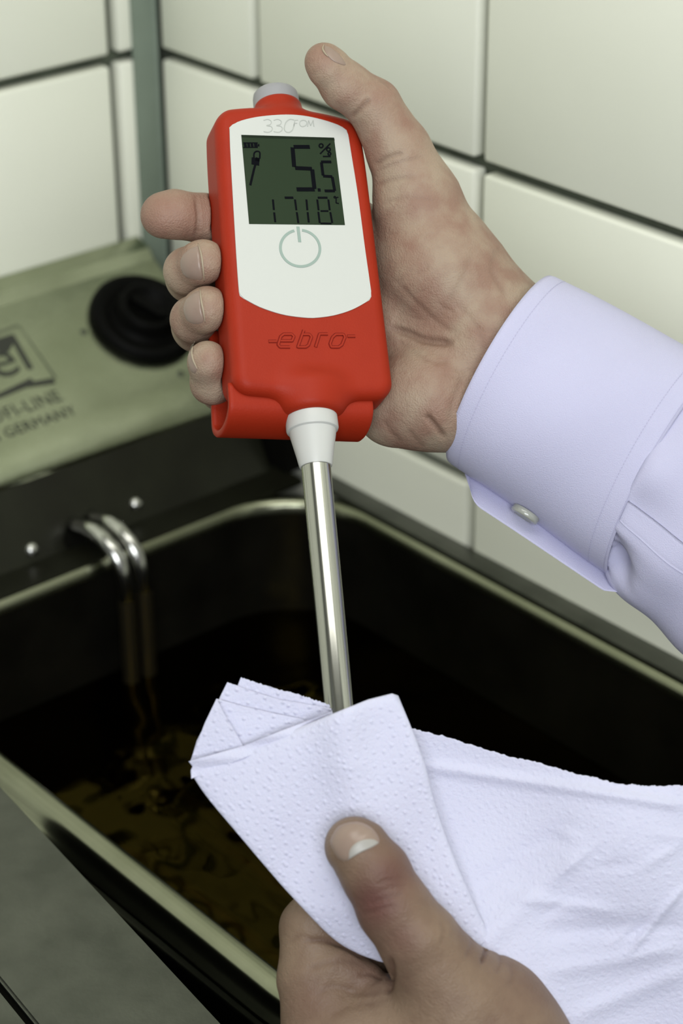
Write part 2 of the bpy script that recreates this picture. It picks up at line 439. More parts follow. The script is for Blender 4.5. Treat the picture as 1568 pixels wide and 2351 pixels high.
rim = rings('tank_rim', [(.0118, RZ-.022), (.0118, RZ-.0125), (.0142, RZ-.0118), (.0150, RZ-.0105), (.0146, RZ-.0090), (.0116, RZ-.0082), (.0108, RZ-.0036), (.0092, RZ-.0010), (.004, RZ+.0002), (.0012, RZ-.0004), (0, RZ-.003), (-.0005, RZ-.006)], M_TANK, fry)
tank = rings('tank', [(-.0003, RZ-.0055), (-.001, RZ-.08), (-.002, RZ-.12), (-.004, RZ-.150), (-.010, RZ-.160), (-.02, RZ-.163)], M_TANKIN, fry, True)
# housing: four walls below the rim and a dark deck
bm = bmesh.new()
for c, s in (((-.2665, -.28, .79), (.003, .50, .17)), ((-.003, -.29, .79), (.003, .46, .17)), ((-.135, -.53, .79), (.266, .004, .17)), ((-.135, -.06, .79), (.266, .004, .17))):
    box_bm(bm, c, s)
bm_obj('housing', bm, M_STEEL_D, fry, smooth=False)
bm = bmesh.new(); box_bm(bm, (-.135, -.295, .713), (.26, .46, .02)); bm_obj('base_plate', bm, M_HOLE, fry, smooth=False)
for (x, y) in ((-.25, -.51), (-.02, -.51), (-.25, -.08), (-.02, -.08)):
    V, Fc = lathe(np.array([x, y, .70]), np.array([0, 0, 1.]), np.array([1., 0, 0]), np.array([0, 1., 0]), [(0, .012), (.006, .011)], 20)
    mesh_obj('foot', V, Fc, M_BLACK, fry)
# dull strip added over the right flange, its dark reflection put into the colour
bm = bmesh.new(); box_bm(bm, (-.0076, -.335, RZ+.0016), (.0118, .40, .0026), .0008); bm_obj('flange_cover', bm, M_STEEL_D, fry)
# control box : extruded profile (y,z)
bx0, bx1 = -.30, -.018
pr = [(-.003, -.0905), (-.010, -.0925)]
sl0 = np.array([-.010, -.0985]); pr = [(-.003, -.093), (-.012, -.0965), (-.016, -.1018), (-.074, -.1350)]
for t in np.linspace(0, 1, 12)[1:]:      # rounded bend
    a = math.radians(60*t+30); cx, cz = -.100+.014*-math.cos(math.radians(60))*0, 0
    p0 = np.array([-.074, -.1350]); p1 = np.array([-.0945, -.1465]); p2 = np.array([-.0920, -.1545])
    q = (1-t)**2*p0+2*t*(1-t)*p1+t*t*p2; pr.append(tuple(q))
pr += [(-.0860, -.1555), (-.003, -.1555)]
V = []; Fc = []
for x in (bx0, bx1):
    for (y, z) in pr: V.append((x, y, z+Z0))
n = len(pr)
for i in range(n): Fc.append((i, (i+1) % n, n+(i+1) % n, n+i))
Fc += [tuple(range(n)), tuple(range(n, 2*n))[::-1]]
cb = mesh_obj('control_box', V, Fc, M_STEEL, fry); 
bmx = bmesh.new(); bmx.from_mesh(cb.data); bmesh.ops.recalc_face_normals(bmx, faces=bmx.faces)
for e in bmx.edges:
    if e.calc_face_angle(0) > .35: e.smooth = False
bmx.to_mesh(cb.data); bmx.free()
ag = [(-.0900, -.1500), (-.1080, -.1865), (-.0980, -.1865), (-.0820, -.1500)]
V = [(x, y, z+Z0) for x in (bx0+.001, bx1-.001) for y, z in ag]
ap = mesh_obj('apron', V, [(0, 1, 5, 4), (1, 2, 6, 5), (2, 3, 7, 6), (3, 0, 4, 7), (0, 3, 2, 1), (4, 5, 6, 7)], M_APRON, fry, smooth=False); ap['label'] = 'lower apron of the control box with its shade painted in'
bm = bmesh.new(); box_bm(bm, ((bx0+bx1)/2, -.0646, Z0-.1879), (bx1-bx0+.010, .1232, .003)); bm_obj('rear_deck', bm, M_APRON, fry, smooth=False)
bm = bmesh.new(); box_bm(bm, (-.0095, -.075, Z0-.146), (.0125, .085, .081), .001); bm_obj('gap_shade_block', bm, M_HOLE, fry, smooth=False)  # near-black block stands in for the shaded gap beside the box
# panel frame
AQ = np.array([0, -.108, Z0-.1865]); AN = np.array([0, -.0365, .018]); AN /= np.linalg.norm(AN); AT = np.cross(AN, np.array([1., 0, 0]))
e_x = np.array([1., 0, 0]); e_d = np.array([0, -.084, -.0479]); e_d /= np.linalg.norm(e_d); e_n = np.cross(e_x, -e_d); e_n /= np.linalg.norm(e_n)
PQ = np.array([0, -.016, -.1018+Z0])
def on_panel(x, y): return on_plane(x, y, PQ, e_n)
kc = on_panel(328, 738)
V, Fc = lathe(kc, e_n, e_x, e_d, [(0, .0270), (.0015, .0276), (.0045, .0270), (.0062, .0252), (.0062, .0205), (.0030, .0185), (.0030, .0165), (.0085, .0152), (.0120, .0142), (.0130, .0128), (.0122, .0112), (.0095, .0100), (.0090, .002)], 48)
kb = mesh_obj('dial', V, Fc, M_BLACK, fry); kb['label'] = 'round black temperature dial'
bm = bmesh.new(); R = Matrix((e_x, e_d, e_n)).transposed(); box_bm(bm, kc+e_n*.0105, (.0045, .018, .0040), .0012, rot=Matrix.Rotation(.5, 3, Vector(e_n)) @ R)
bm_obj('grip', bm, M_BLACK, kb)
for (x, y) in ((192, 762), (318, 598), (415, 858)):
    V, Fc = lathe(on_panel(x, y), e_n, e_x, e_d, [(-.0005, .0020), (.0003, .0018)], 16); mesh_obj('dial_mark', V, Fc, M_MARK, fry)
for (x, y) in ((73, 1262), (312, 1157)):
    p = on_plane(x, y, AQ, AN)
    V, Fc = lathe(p, AN, np.array([1., 0, 0]), AT, [(-.001, .0036), (.0008, .0034), (.0022, .0024), (.0026, .0008)], 24)
    mesh_obj('screw', V, Fc, M_CHROME, fry)
hp = on_plane(195, 1228, AQ, AN)
V, Fc = lathe(hp, AN, np.array([1., 0, 0])*1.25, AT*.9, [(-.002, .0095), (.0006, .0095), (.0007, .0088)], 32); mesh_obj('tube_recess', V, Fc, M_HOLE, fry)  # black disc painted as the shaded hole around the tubes
# printed logo of the box
def text(name, s, origin, ex, ey, en, size, mt, par, shear=0, space=1, depth=.0001, sx=1.0):
    cu = bpy.data.curves.new(name, 'FONT'); cu.body = s; cu.size = size; cu.shear = shear; cu.space_character = space; cu.extrude = depth; cu.resolution_u = 3
    t = bpy.data.objects.new(name+'_tmp', cu); COL.objects.link(t); dg = bpy.context.evaluated_depsgraph_get()
    me = bpy.data.meshes.new_from_object(t.evaluated_get(dg)); bpy.data.objects.remove(t); bpy.data.curves.remove(cu)
    for v in me.vertices:
        c = v.co.copy(); v.co = Vector(origin+ex*c.x*sx+ey*c.y+en*c.z)
    me.materials.clear(); me.materials.append(mt); o = bpy.data.objects.new(name, me); COL.objects.link(o); o.parent = par; return o
ep = -e_d
def flat(name, pts, en, lift, mt, par):
    """thin printed patch, outline in world points"""
    P = [np.array(p)+en*lift for p in pts]; n = len(P); V = [p for p in P]+[p-en*lift*1.5 for p in P]
    Fc = [tuple(range(n)), tuple(range(n, 2*n))[::-1]]+[(i, n+i, n+(i+1) % n, (i+1) % n) for i in range(n)]
    bm = bmesh.new(); vs = [bm.verts.new(v) for v in V]
    for f in Fc: bm.faces.new([vs[i] for i in f])
    return bm_obj(name, bm, mt, par, smooth=False)
def pflat(name, px, mt=M_INK): return flat(name, [on_panel(*p) for p in px], e_n, .0002, mt, fry)
text('lettering', 'kel', on_panel(-78, 896), e_x, ep, e_n, .032, M_INK, fry, shear=.1, sx=1.05)
pflat('emblem', [(-60, 800), (-20, 790), (0, 776), (26, 768), (32, 785), (22, 806), (8, 816), (-10, 800)])
pflat('emblem', [(-70, 925), (0, 902), (45, 880), (70, 868), (78, 876), (122, 868), (128, 880), (60, 890), (0, 914), (-70, 936)])
pflat('emblem', [(-40, 775), (42, 745), (44, 748), (-38, 779)], M_MARK); pflat('emblem', [(42, 745), (45, 748), (129, 866), (125, 868)], M_MARK)
text('lettering', 'PROFI-LINE', on_panel(-66, 990), e_x, ep, e_n, .0098, M_INK, fry, sx=1.0, space=1.05)
text('lettering', 'MADE IN GERMANY', on_panel(-142, 1060), e_x, ep, e_n, .0078, M_INK, fry, sx=1.05, space=1.05)
# heating element: two tubes out of the recess, over the rim, down into the oil and round
OZ = RZ-.060
for k, dx in enumerate((0, .010)):
    x0 = hp[0]-.004+dx; P = [(x0, -.1035, RZ+.009), (x0, -.1200, RZ+.0125), (x0+.001, -.1335, RZ+.0075), (x0+.002, -.1395, RZ-.006), (x0+.002, -.141, RZ-.03), (x0+.002, -.141, RZ-.10), (x0+.002, -.148, RZ-.118), (x0+.002, -.165, RZ-.12)]
    yb = -.42+.03*k
    if k == 0: P += [(x0+.001, -.36, RZ-.12), (x0-.010, -.395, RZ-.12), (x0-.05, -.405, RZ-.12), (x0-.085, -.39, RZ-.12), (x0-.09, -.35, RZ-.12), (x0-.09, -.22, RZ-.12), (x0-.085, -.18, RZ-.12), (x0-.06, -.165, RZ-.12), (x0-.035, -.18, RZ-.12), (x0-.03, -.22, RZ-.12), (x0-.03, -.34, RZ-.12)]
    else: P += [(x0+.001, -.36, RZ-.12), (x0+.010, -.395, RZ-.12), (x0+.04, -.405, RZ-.12), (x0+.072, -.39, RZ-.12), (x0+.078, -.35, RZ-.12), (x0+.078, -.22, RZ-.12), (x0+.07, -.18, RZ-.12), (x0+.05, -.165, RZ-.12), (x0+.03, -.18, RZ-.12), (x0+.025, -.22, RZ-.12), (x0+.025, -.34, RZ-.12)]
    P = spline(P, 150); V, Fc = sweep(P, .0040, 14)
    o = mesh_obj('heating_tube', V, Fc, M_CHROME if 0 else M_ELEM, fry); o.data.materials.append(M_CHROME)
    for pl in o.data.polygons:
        if o.data.vertices[pl.vertices[0]].co.z > RZ-.012: pl.material_index = 1
finish(fry)
ring = rrect(-.0012, OZ, .048); P = np.array(ring)
o = mesh_obj('frying_oil', list(P), [tuple(range(len(P)))], M_OIL, smooth=False); tag(o, 'dark golden oil filling the fryer tank', 'oil')

# steel cover plate beside the fryer, lower left
zl = -.165+Z0
A = on_z(-60, 1738, zl); B = on_z(530, 2372, zl); dr = (B-A)/np.linalg.norm(B-A); B = B+dr*.12
sd = np.array([dr[1], -dr[0], 0]); sd = sd if sd[0] < 0 else -sd
lid = empty('steel_cabinet', (A+B)/2+sd*.12-np.array([0, 0, .255])); tag(lid, 'grey scuffed steel unit beside the fryer, at the lower left', 'cabinet')
def strip(name, a0, a1, mt, top, h):
    q = [A+sd*a0, B+sd*a0, B+sd*a1, A+sd*a1]; bm = bmesh.new()
    lo = [bm.verts.new((p[0], p[1], top-h)) for p in q]; hi = [bm.verts.new((p[0], p[1], top)) for p in q]
    bm.faces.new(hi); bm.faces.new(lo[::-1])
    for i in range(4): bm.faces.new([lo[i], lo[(i+1) % 4], hi[(i+1) % 4], hi[i]])
    bmesh.ops.bevel(bm, geom=list(bm.edges), offset=.0009, segments=2, affect='EDGES')
    return bm_obj(name, bm, mt, lid)
c1 = on_z(0, 2262, zl); wseam = abs((c1-A)@sd)
strip('top_panel', 0, wseam-.0012, M_STEEL_D, zl, .0025); strip('top_panel', wseam+.0012, .20, M_STEEL_D, zl, .0025)
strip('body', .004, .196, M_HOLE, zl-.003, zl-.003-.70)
finish(lid)

# ------------------------------------------------------------------ hand-held oil tester
dev = empty('oil_tester', ws(680, 560, -60)); tag(dev, 'red handheld frying oil tester with white face, grey display and steel probe', 'oil tester')
U0 = np.array([1, .02, -.34]); V0 = np.array([.10, 1, .35]); U0 = U0/np.linalg.norm(U0); V0 = V0-U0*(V0@U0); V0 /= np.linalg.norm(V0); W0 = np.cross(U0, V0)
def cam2w(v): return RI*v[0]-UP*v[1]-FW*v[2]
EU, EV, EW = cam2w(U0), cam2w(V0), cam2w(W0)
DO = ws(680, 560, 0)
def dl(u, v, w): return DO+(EU*u+EV*v+EW*w)*PX
def dl_arr(P): P = np.asarray(P, float); return DO[None]+(P[:, 0:1]*EU+P[:, 1:2]*EV+P[:, 2:3]*EW)*PX
def face_uv(x, y, w=0):
    p = on_plane(x, y, DO+EW*w*PX, EW)-DO; return np.array([p@EU, p@EV])/PX
fd = Field((-210, -440, -175), (250, 450, 45), 3.2)
sl, X, Y, Z = fd.region((-999, -999, -999), (999, 999, 999))
cu_, hw = 16., 187.; tb, bb = -370., 376.
cy = (tb+bb)/2; hh = (bb-tb)/2; wid = hw*(1+.022*(Y-cy)/hh)-4*np.clip((-Y-180)/150, 0, 1)**2
arc = 27*((X-cu_)/hw)**2
qy = np.abs(Y-cy)-hh+np.where(Y < cy, arc+2, arc*.3); qx = np.abs(X-cu_)-wid; r = 40.
d2 = np.sqrt(np.maximum(qx+r, 0)**2+np.maximum(qy+r, 0)**2)+np.minimum(np.maximum(qx+r, qy+r), 0)-r
f_ = 30.; qz = np.abs(Z+62)-62
D = np.sqrt(np.maximum(d2+f_, 0)**2+np.maximum(qz+f_, 0)**2)+np.minimum(np.maximum(d2+f_, qz+f_), 0)-f_
fd.D[:] = D.astype(np.float32)
def cyl(X, Y, Z, cx, cz, r, y0, y1, e=12):
    a = np.sqrt((X-cx)**2+(Z-cz)**2)-r; b = np.abs(Y-(y0+y1)/2)-(y1-y0)/2
    return np.sqrt(np.maximum(a+e, 0)**2+np.maximum(b+e, 0)**2)+np.minimum(np.maximum(a+e, b+e), 0)-e
fd.join(sl, cyl(X, Y, Z, 12, -72, 57, -410, -350, 14).astype(np.float32), 34)
fd.join(sl, cyl(X, Y, Z, 16, -58, 76, 325, 408, 22).astype(np.float32), 42)
Vb, Qb = fd.surf(2)
body = mesh_obj('body', dl_arr(Vb), Qb, M_RED, dev); body['label'] = 'red silicone housing'
def dlathe(name, cx, cz, prof, mt, n=56):
    V, Fc = lathe(dl(cx, 0, cz), EV*PX, EU, EW, [(t, r*PX) for t, r in prof], n)
    o = mesh_obj(name, V, Fc, mt, dev)
    bm = bmesh.new(); bm.from_mesh(o.data); bmesh.ops.recalc_face_normals(bm, faces=bm.faces)
    for e in bm.edges:
        if e.calc_face_angle(0) > .6: e.smooth = False
    bm.to_mesh(o.data); bm.free(); return o
dlathe('end_cap', 11, -78, [(-445, 40), (-443, 48), (-437, 53), (-427, 55), (-360, 55)], M_CAP)['label'] = 'grey white cap on the top end'
dlathe('probe_collar', 16, -56, [(380, 57), (396, 58.5), (436, 59.5), (440, 58), (443, 53.5), (452, 52), (500, 42), (522, 38), (527, 36), (527, 20)], M_WHITE)['label'] = 'stepped white plastic collar'
dlathe('probe', 16, -56, [(500, 33.5), (900, 32.2), (1290, 30.4), (1306, 26), (1312, 10)], M_PROBE, 64)['label'] = 'straight brushed steel probe tube'
# strap loop below and behind the body
pf = []
for t in np.linspace(0, 1, 5): pf.append((340+40*t, -40))
for a in np.linspace(0, math.pi, 22)[1:]: pf.append((380+42*math.sin(a), -112+72*math.cos(a)))
for t in np.linspace(0, 1, 8)[1:]: pf.append((380-220*t, -184+30*t))
pf = np.array(pf); tn = np.gradient(pf, axis=0); tn /= np.linalg.norm(tn, axis=1)[:, None]; nn = np.stack([-tn[:, 1], tn[:, 0]], 1)
us = np.r_[-180, -177, np.linspace(-170, 150, 14), 157, 160]; V = []
for sgn in (1, -1):
    for i, u in enumerate(us):
        th = 8.5 if 0 < i < len(us)-1 else 6.
        for k in range(len(pf)): V.append(dl(u, pf[k, 0]+nn[k, 0]*th*sgn, pf[k, 1]+nn[k, 1]*th*sgn))
m_, n_ = len(us), len(pf); N1 = m_*n_
ringi = np.r_[np.arange(n_), np.arange(1, m_)*n_+n_-1, (m_-1)*n_+np.arange(n_-2, -1, -1), np.arange(m_-2, 0, -1)*n_]; r2 = np.roll(ringi, -1)
Fs = np.vstack([grid_faces(m_, n_), grid_faces(m_, n_, N1)[:, ::-1], np.stack([ringi, r2, r2+N1, ringi+N1], 1)])
o = mesh_obj('strap', V, Fs, M_RED, dev); o['label'] = 'red band looped under the housing'
# face plate
out = [(527, 292), (532, 286), (560, 275), (600, 267), (655, 263), (700, 266), (745, 276), (780, 288), (792, 294), (798, 303), (806, 350), (822, 450), (838, 570), (848, 640), (853, 682), (846, 690), (810, 710), (770, 723), (730, 729), (700, 729), (650, 722), (600, 706), (565, 688), (552, 679), (549, 670), (543, 590), (534, 440), (529, 350)]
def plate(name, px, w0, w1, mt, bev=0, par=None, n=0):
    uv = [face_uv(x, y, w1) for x, y in px]
    if n: uv = list(spline(uv+[uv[0]], n))[:-1]
    bm = bmesh.new(); lo = [bm.verts.new(dl(u, v, w0)) for u, v in uv]; hi = [bm.verts.new(dl(u, v, w1)) for u, v in uv]
    top = bm.faces.new(hi); bm.faces.new(lo[::-1]); k = len(uv)
    for i in range(k): bm.faces.new([lo[i], lo[(i+1) % k], hi[(i+1) % k], hi[i]])
    if bev: bmesh.ops.bevel(bm, geom=list(top.edges), offset=bev*PX, segments=2, affect='EDGES')
    return bm_obj(name, bm, mt, par or dev, sharp=50)
fp = plate('face_plate', out, -6, 2.2, M_FACE, 2.0, n=120); fp['label'] = 'white face plate with arched ends'
lcd = plate('display', [(554, 309.5), (767, 316), (792, 516.5), (572, 514)], 1.5, 3.0, M_LCD); lcd['label'] = 'dark green grey display'
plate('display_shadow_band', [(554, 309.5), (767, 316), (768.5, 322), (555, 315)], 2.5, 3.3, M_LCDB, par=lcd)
def ribbon(name, strokes, wz, mt, par, h=.8, conv=face_uv):
    """strokes: (image polyline, width) -> thin raised print on the face"""
    bm = bmesh.new()
    for pts, wd in strokes:
        if 2 < len(pts) < 16: pts = polyline(pts, 10*len(pts))
        uv = np.array([conv(x, y, wz) for x, y in pts]); k = len(uv)
        t = np.gradient(uv, axis=0) if k > 2 else np.tile(uv[1]-uv[0], (2, 1)); t /= (np.linalg.norm(t, axis=1)[:, None]+1e-9)
        n = np.stack([-t[:, 1], t[:, 0]], 1)*wd/2
        rows = []
        for i in range(k):
            rows.append([bm.verts.new(dl(*(uv[i]+n[i]), wz+h)), bm.verts.new(dl(*(uv[i]-n[i]), wz+h)), bm.verts.new(dl(*(uv[i]-n[i]), wz-1)), bm.verts.new(dl(*(uv[i]+n[i]), wz-1))])
        for i in range(k-1):
            for c in range(4): bm.faces.new([rows[i][c], rows[i][(c+1) % 4], rows[i+1][(c+1) % 4], rows[i+1][c]])
        bm.faces.new(rows[0]); bm.faces.new(rows[-1][::-1])
    return bm_obj(name, bm, mt, par, smooth=False)
def z1(pts): return [(440+x/3.136, 160+y/3.136) for x, y in pts]
def z2(pts): return [(300+x/2.3757, 400+y/2.3757) for x, y in pts]
# model lettering 330 FOM
def three(x): return z1(spline([(x, 365), (x+30, 358), (x+55, 372), (x+48, 395), (x+18, 402), (x+55, 410), (x+62, 432), (x+38, 450), (x, 446)], 30))
ribbon('lettering', [(three(518), 2.0), (three(590), 2.0), (z1(spline([(737, 362), (705, 358), (678, 380), (667, 425), (680, 448), (705, 450), (728, 430), (738, 390)], 30)), 2.5),
    (z1([(737, 408), (742, 364), (765, 364)]), 2.1), (z1([(740, 386), (760, 386)]), 2.1),
    (z1(spline([(800, 364), (782, 372), (777, 392), (788, 408), (808, 408), (824, 398), (828, 378), (815, 366), (800, 364)], 24)), 2.1),
    (z1([(834, 410), (842, 366), (856, 404), (874, 366), (880, 410)]), 2.1)], 2.3, M_PRINT, fp)
# display segments
SW = 3.2
def seg(name, S): return ribbon(name, [(z1(p), w*1.15) for p, w in S], 3.2, M_SEG, lcd, .6)
seg('digit', [([(735, 556), (850, 556)], 8.5), ([(726, 560), (738, 700)], 8.5), ([(745, 708), (866, 714)], 8.5), ([(868, 718), (884, 858)], 8.5), ([(756, 862), (885, 862)], 9)])
seg('digit', [([(932, 664), (1005, 664)], 6), ([(934, 668), (946, 762)], 6), ([(946, 766), (1012, 770)], 6), ([(1012, 772), (1030, 872)], 6), ([(958, 873), (1030, 873)], 6)])
seg('decimal_point', [([(908, 866), (928, 866)], 7)])
seg('digit', [([(585, 935), (592, 1010)], 4), ([(594, 1028), (602, 1098)], 4)])
seg('digit', [([(670, 922), (732, 922)], 5), ([(744, 935), (754, 1012)], 4), ([(757, 1026), (768, 1104)], 4)])
seg('digit', [([(826, 935), (833, 1012)], 4), ([(835, 1026), (843, 1100)], 4)])
seg('digit', [([(908, 922), (978, 922)], 4.5), ([(904, 935), (914, 1012)], 4), ([(912, 1024), (922, 1104)], 4), ([(928, 1018), (984, 1018)], 3.5), ([(984, 935), (994, 1012)], 4), ([(998, 1026), (1012, 1104)], 4), ([(928, 1106), (1006, 1108)], 3.5)])
def circ(cx, cy, r, n=14): return [(cx+r*math.cos(2*math.pi*k/n), cy+r*math.sin(2*math.pi*k/n)) for k in range(n+1)]
seg('unit_symbol', [(circ(932, 548, 14), 3), ([(998, 532), (925, 606)], 3), (circ(985, 575, 13), 3), ([(945, 625), (1000, 625)], 3), (circ(992, 606, 10), 3)])
seg('unit_symbol', [(circ(1030, 918, 6), 2), ([(1056, 918), (1040, 922), (1040, 960), (1060, 964)], 2.4)])
seg('battery_symbol', [([(372, 527), (475, 527)], 2), ([(372, 560), (475, 560)], 2), ([(376, 544), (396, 544)], 9), ([(402, 544), (420, 544)], 9), ([(426, 544), (444, 544)], 9), ([(450, 544), (474, 544)], 9), ([(482, 536), (482, 552)], 3)])
seg('probe_symbol', [(z_ := spline([(448, 640), (450, 602), (468, 588), (490, 596), (490, 640)], 16), 3.2), ([(460, 636), (458, 686)], 16), ([(476, 634), (472, 660)], 9), ([(458, 686), (448, 720), (422, 832)], 4.6)])
# power mark
pc = [(781+142*math.cos(a)+ (math.sin(a))*6, 1286+131*math.sin(a)) for a in np.linspace(math.radians(-82), math.radians(255), 60)]
ribbon('power_symbol', [(z1(pc), 6.4), (z1([(765, 1130), (778, 1242)]), 7.4)], 2.3, M_GREY, fp)
# raised outlined word on the housing
def outl(pts, w=2.2, n=None): return (z2(pts), w)
E_ = [(868, 943), (815, 943), (804, 930), (818, 886), (834, 873), (878, 873), (890, 886), (880, 909), (816, 909)]
Bb = [(944, 851), (911, 943), (955, 943), (970, 932), (986, 888), (974, 874), (940, 874)]
R_ = [(1008, 943), (1030, 872), (1075, 872)]
O_ = [(1100, 890), (1118, 874), (1160, 874), (1168, 890), (1152, 930), (1135, 943), (1094, 943), (1087, 925), (1100, 890)]
for nm, St in (('letter', [E_]), ('letter', [Bb]), ('letter', [R_]), ('letter', [O_]), ('dash_mark', [[(752, 912), (796, 912)]]), ('dash_mark', [[(1182, 884), (1224, 884)]])):
    o = ribbon(nm, [outl(s, 4.0) for s in St], .2, M_RED, dev, 1.6)
    ribbon('letter_edge_shade' if nm == 'letter' else 'mark_edge_shade', [(z2(s), 8.0) for s in St], .2, M_RED_D, o, .7)  # darker ribbon paints the shade around the raised strokes
finish(dev)

# ------------------------------------------------------------------ upper hand
def carve(fld, shape, gap=1.5, k=6):
    """keep the flesh out of the tester: press it back along the tester's own surface"""
    x0, x1, y0, y1 = 440, 960, 150, 1000
    sl, X, Y, Z = fld.region((x0, y0, -400), (x1, y1, 260))
    X, Y = X[:, :, 0], Y[:, :, 0]; XX, YY = np.meshgrid(X[:, 0], Y[0], indexing='ij'); f = XX.ravel(); g = YY.ravel()
    out = np.full(XX.shape+(Z.shape[2],), 60., np.float32)
    for i, z in enumerate(Z[0, 0]):
        P = ws_arr(np.stack([f, g, np.full(len(f), z)], 1))-DO[None]; L = np.stack([P@EU, P@EV, P@EW], 1)/PX
        q = (L-shape.lo)/shape.h; b = np.floor(q).astype(int); ok = ((b >= 0) & (b < shape.n-1)).all(1); b = b[ok]; t = (q[ok]-b)
        v = 0
        for a in (0, 1):
            for c in (0, 1):
                for e in (0, 1):
                    v = v+shape.D[b[:, 0]+a, b[:, 1]+c, b[:, 2]+e]*(t[:, 0] if a else 1-t[:, 0])*(t[:, 1] if c else 1-t[:, 1])*(t[:, 2] if e else 1-t[:, 2])
        col = np.full(len(f), 60., np.float32); col[ok] = v; out[:, :, i] = col.reshape(XX.shape)
    A = fld.D[sl]; B = gap-out; h = np.maximum(k-np.abs(A-B), 0)/k; fld.D[sl] = np.maximum(A, B)+h*h*k*.25
def hand_mesh(name, fld, lines, flush, mt=M_SKIN):
    V, Q = fld.surf(2); N = normals(V, Q)
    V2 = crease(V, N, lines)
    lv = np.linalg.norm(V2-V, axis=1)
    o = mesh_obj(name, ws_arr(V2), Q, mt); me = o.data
    fl = np.zeros(len(V)); 
    for (x, y, rr, a) in flush: fl = np.maximum(fl, a*np.exp(-((V[:, 0]-x)**2+(V[:, 1]-y)**2)/rr**2)*(N[:, 2] > -.3))
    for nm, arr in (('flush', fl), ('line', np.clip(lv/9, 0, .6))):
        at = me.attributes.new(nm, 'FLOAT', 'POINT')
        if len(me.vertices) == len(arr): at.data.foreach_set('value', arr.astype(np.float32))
    return o
def nail(par, fld, outline, mt, tipline=None, lift=2.2, rings=6, n=40, name='fingernail'):
    P = spline(list(outline)+[outline[0]], n+1)[:-1]; c = P.mean(0)
    V = []; Fc = []
    zs_ = []
    for r in range(rings+1):
        f = 1-r/(rings+.0)
        for k in range(n):
            q = c+(P[k]-c)*f; z = fld.top_z(*q)
            if z is None: z = zs_[-1] if zs_ else 0
            zs_.append(z); V.append((q[0], q[1], z+(lift if r > 0 else -1.0)*(1 if r != 1 else .9)))
    for r in range(rings):
        for k in range(n): Fc.append((r*n+k, r*n+(k+1) % n, (r+1)*n+(k+1) % n, (r+1)*n+k))
    V = np.array(V); B = V[:n].copy(); B[:, 2] -= 6; b0 = len(V); V = np.vstack([V, B])
    for k in range(n): Fc.append((k, b0+k, b0+(k+1) % n, (k+1) % n))
    o = mesh_obj(name, ws_arr(V), np.array(Fc), mt, par)
    if tipline is not None:
        L = spline(tipline, 24); R = []
        wd = 2.5
        t = np.gradient(L, axis=0); t /= np.linalg.norm(t, axis=1)[:, None]; nn = np.stack([-t[:, 1], t[:, 0]], 1)
        pts = []
        for i in range(24):
            z = fld.top_z(*L[i]); pts.append((L[i][0], L[i][1], (z if z is not None else pts[-1][2])+lift*.6))
        rad = [PX*wd*(.35+.65*math.sin(math.pi*i/23)) for i in range(24)]
        V2, F2 = sweep([ws(*p) for p in pts], rad, 8); q = mesh_obj('free_edge', V2, F2, M_NAILTIP, o)
    return o

H = Field((300, 70, -450), (1330, 1075, 140), 3.6)
# palm block, metacarpals behind the tester
H.cone((1130, 800, -200), 120, (740, 470, -290), 66, 40)
H.cone((1130, 830, -200), 115, (705, 580, -300), 68, 40)
H.cone((1120, 870, -190), 110, (705, 690, -285), 68, 40)
H.cone((1100, 910, -180), 105, (735, 800, -240), 64, 40)
# heel of the hand
H.cone((985, 905, -115), 118, (1120, 880, -165), 130, 60)
H.cone((905, 935, -125), 92, (1010, 925, -110), 110, 40)
# thenar and thumb
H.cone((1010, 610, -175), 132, (1120, 745, -170), 142, 60)
H.cone((955, 470, -180), 96, (1020, 620, -170), 130, 40)
H.cone((905, 745, -190), 60, (1000, 800, -190), 110, 50)
# wrist into the cuff
H.cone((1140, 800, -165), 140, (1330, 900, -165), 150, 50)
H.cone((1115, 920, -165), 105, (1330, 1010, -165), 120, 50)
# thumb
TH_ = Field((300, 70, -450), (1330, 1075, 140), 3.6)
TH_.chain([(962, 455, -175, 94), (915, 345, -165, 74), (858, 242, -145, 61)], 14)
TH_.chain([(858, 242, -145, 61), (792, 196, -125, 56), (752, 152, -105, 47), (742, 140, -100, 42)], 14)
H.merge(TH_, 34); del TH_
# fingers (each a chain of joints: palm knuckle, middle joint, end joint, tip)
FG = Field((300, 70, -450), (1330, 1075, 140), 3.6)
FG.chain([(740, 470, -290, 66), (560, 512, -190, 60), (470, 502, -110, 57), (400, 492, -75, 56), (376, 494, -66, 54)], 10)
def finger(pts, k):
    g = Field((300, 70, -450), (1330, 1075, 140), 3.6); g.chain(pts, 12); FG.merge(g, k)
finger([(705, 580, -300, 64), (520, 640, -230, 60), (440, 636, -130, 59), (430, 622, -40, 53), (462, 603, 14, 50), (469, 600, 18, 49)], 5)
finger([(705, 690, -285, 64), (540, 745, -220, 60), (455, 748, -110, 60), (444, 733, -15, 52), (470, 712, 42, 50), (477, 706, 48, 49)], 5)
finger([(735, 800, -240, 58), (600, 880, -160, 52), (510, 893, -80, 50), (485, 880, 20, 47), (476, 832, 66, 44), (476, 826, 68, 43)], 5)
H.merge(FG, 14); del FG
carve(H, fd)
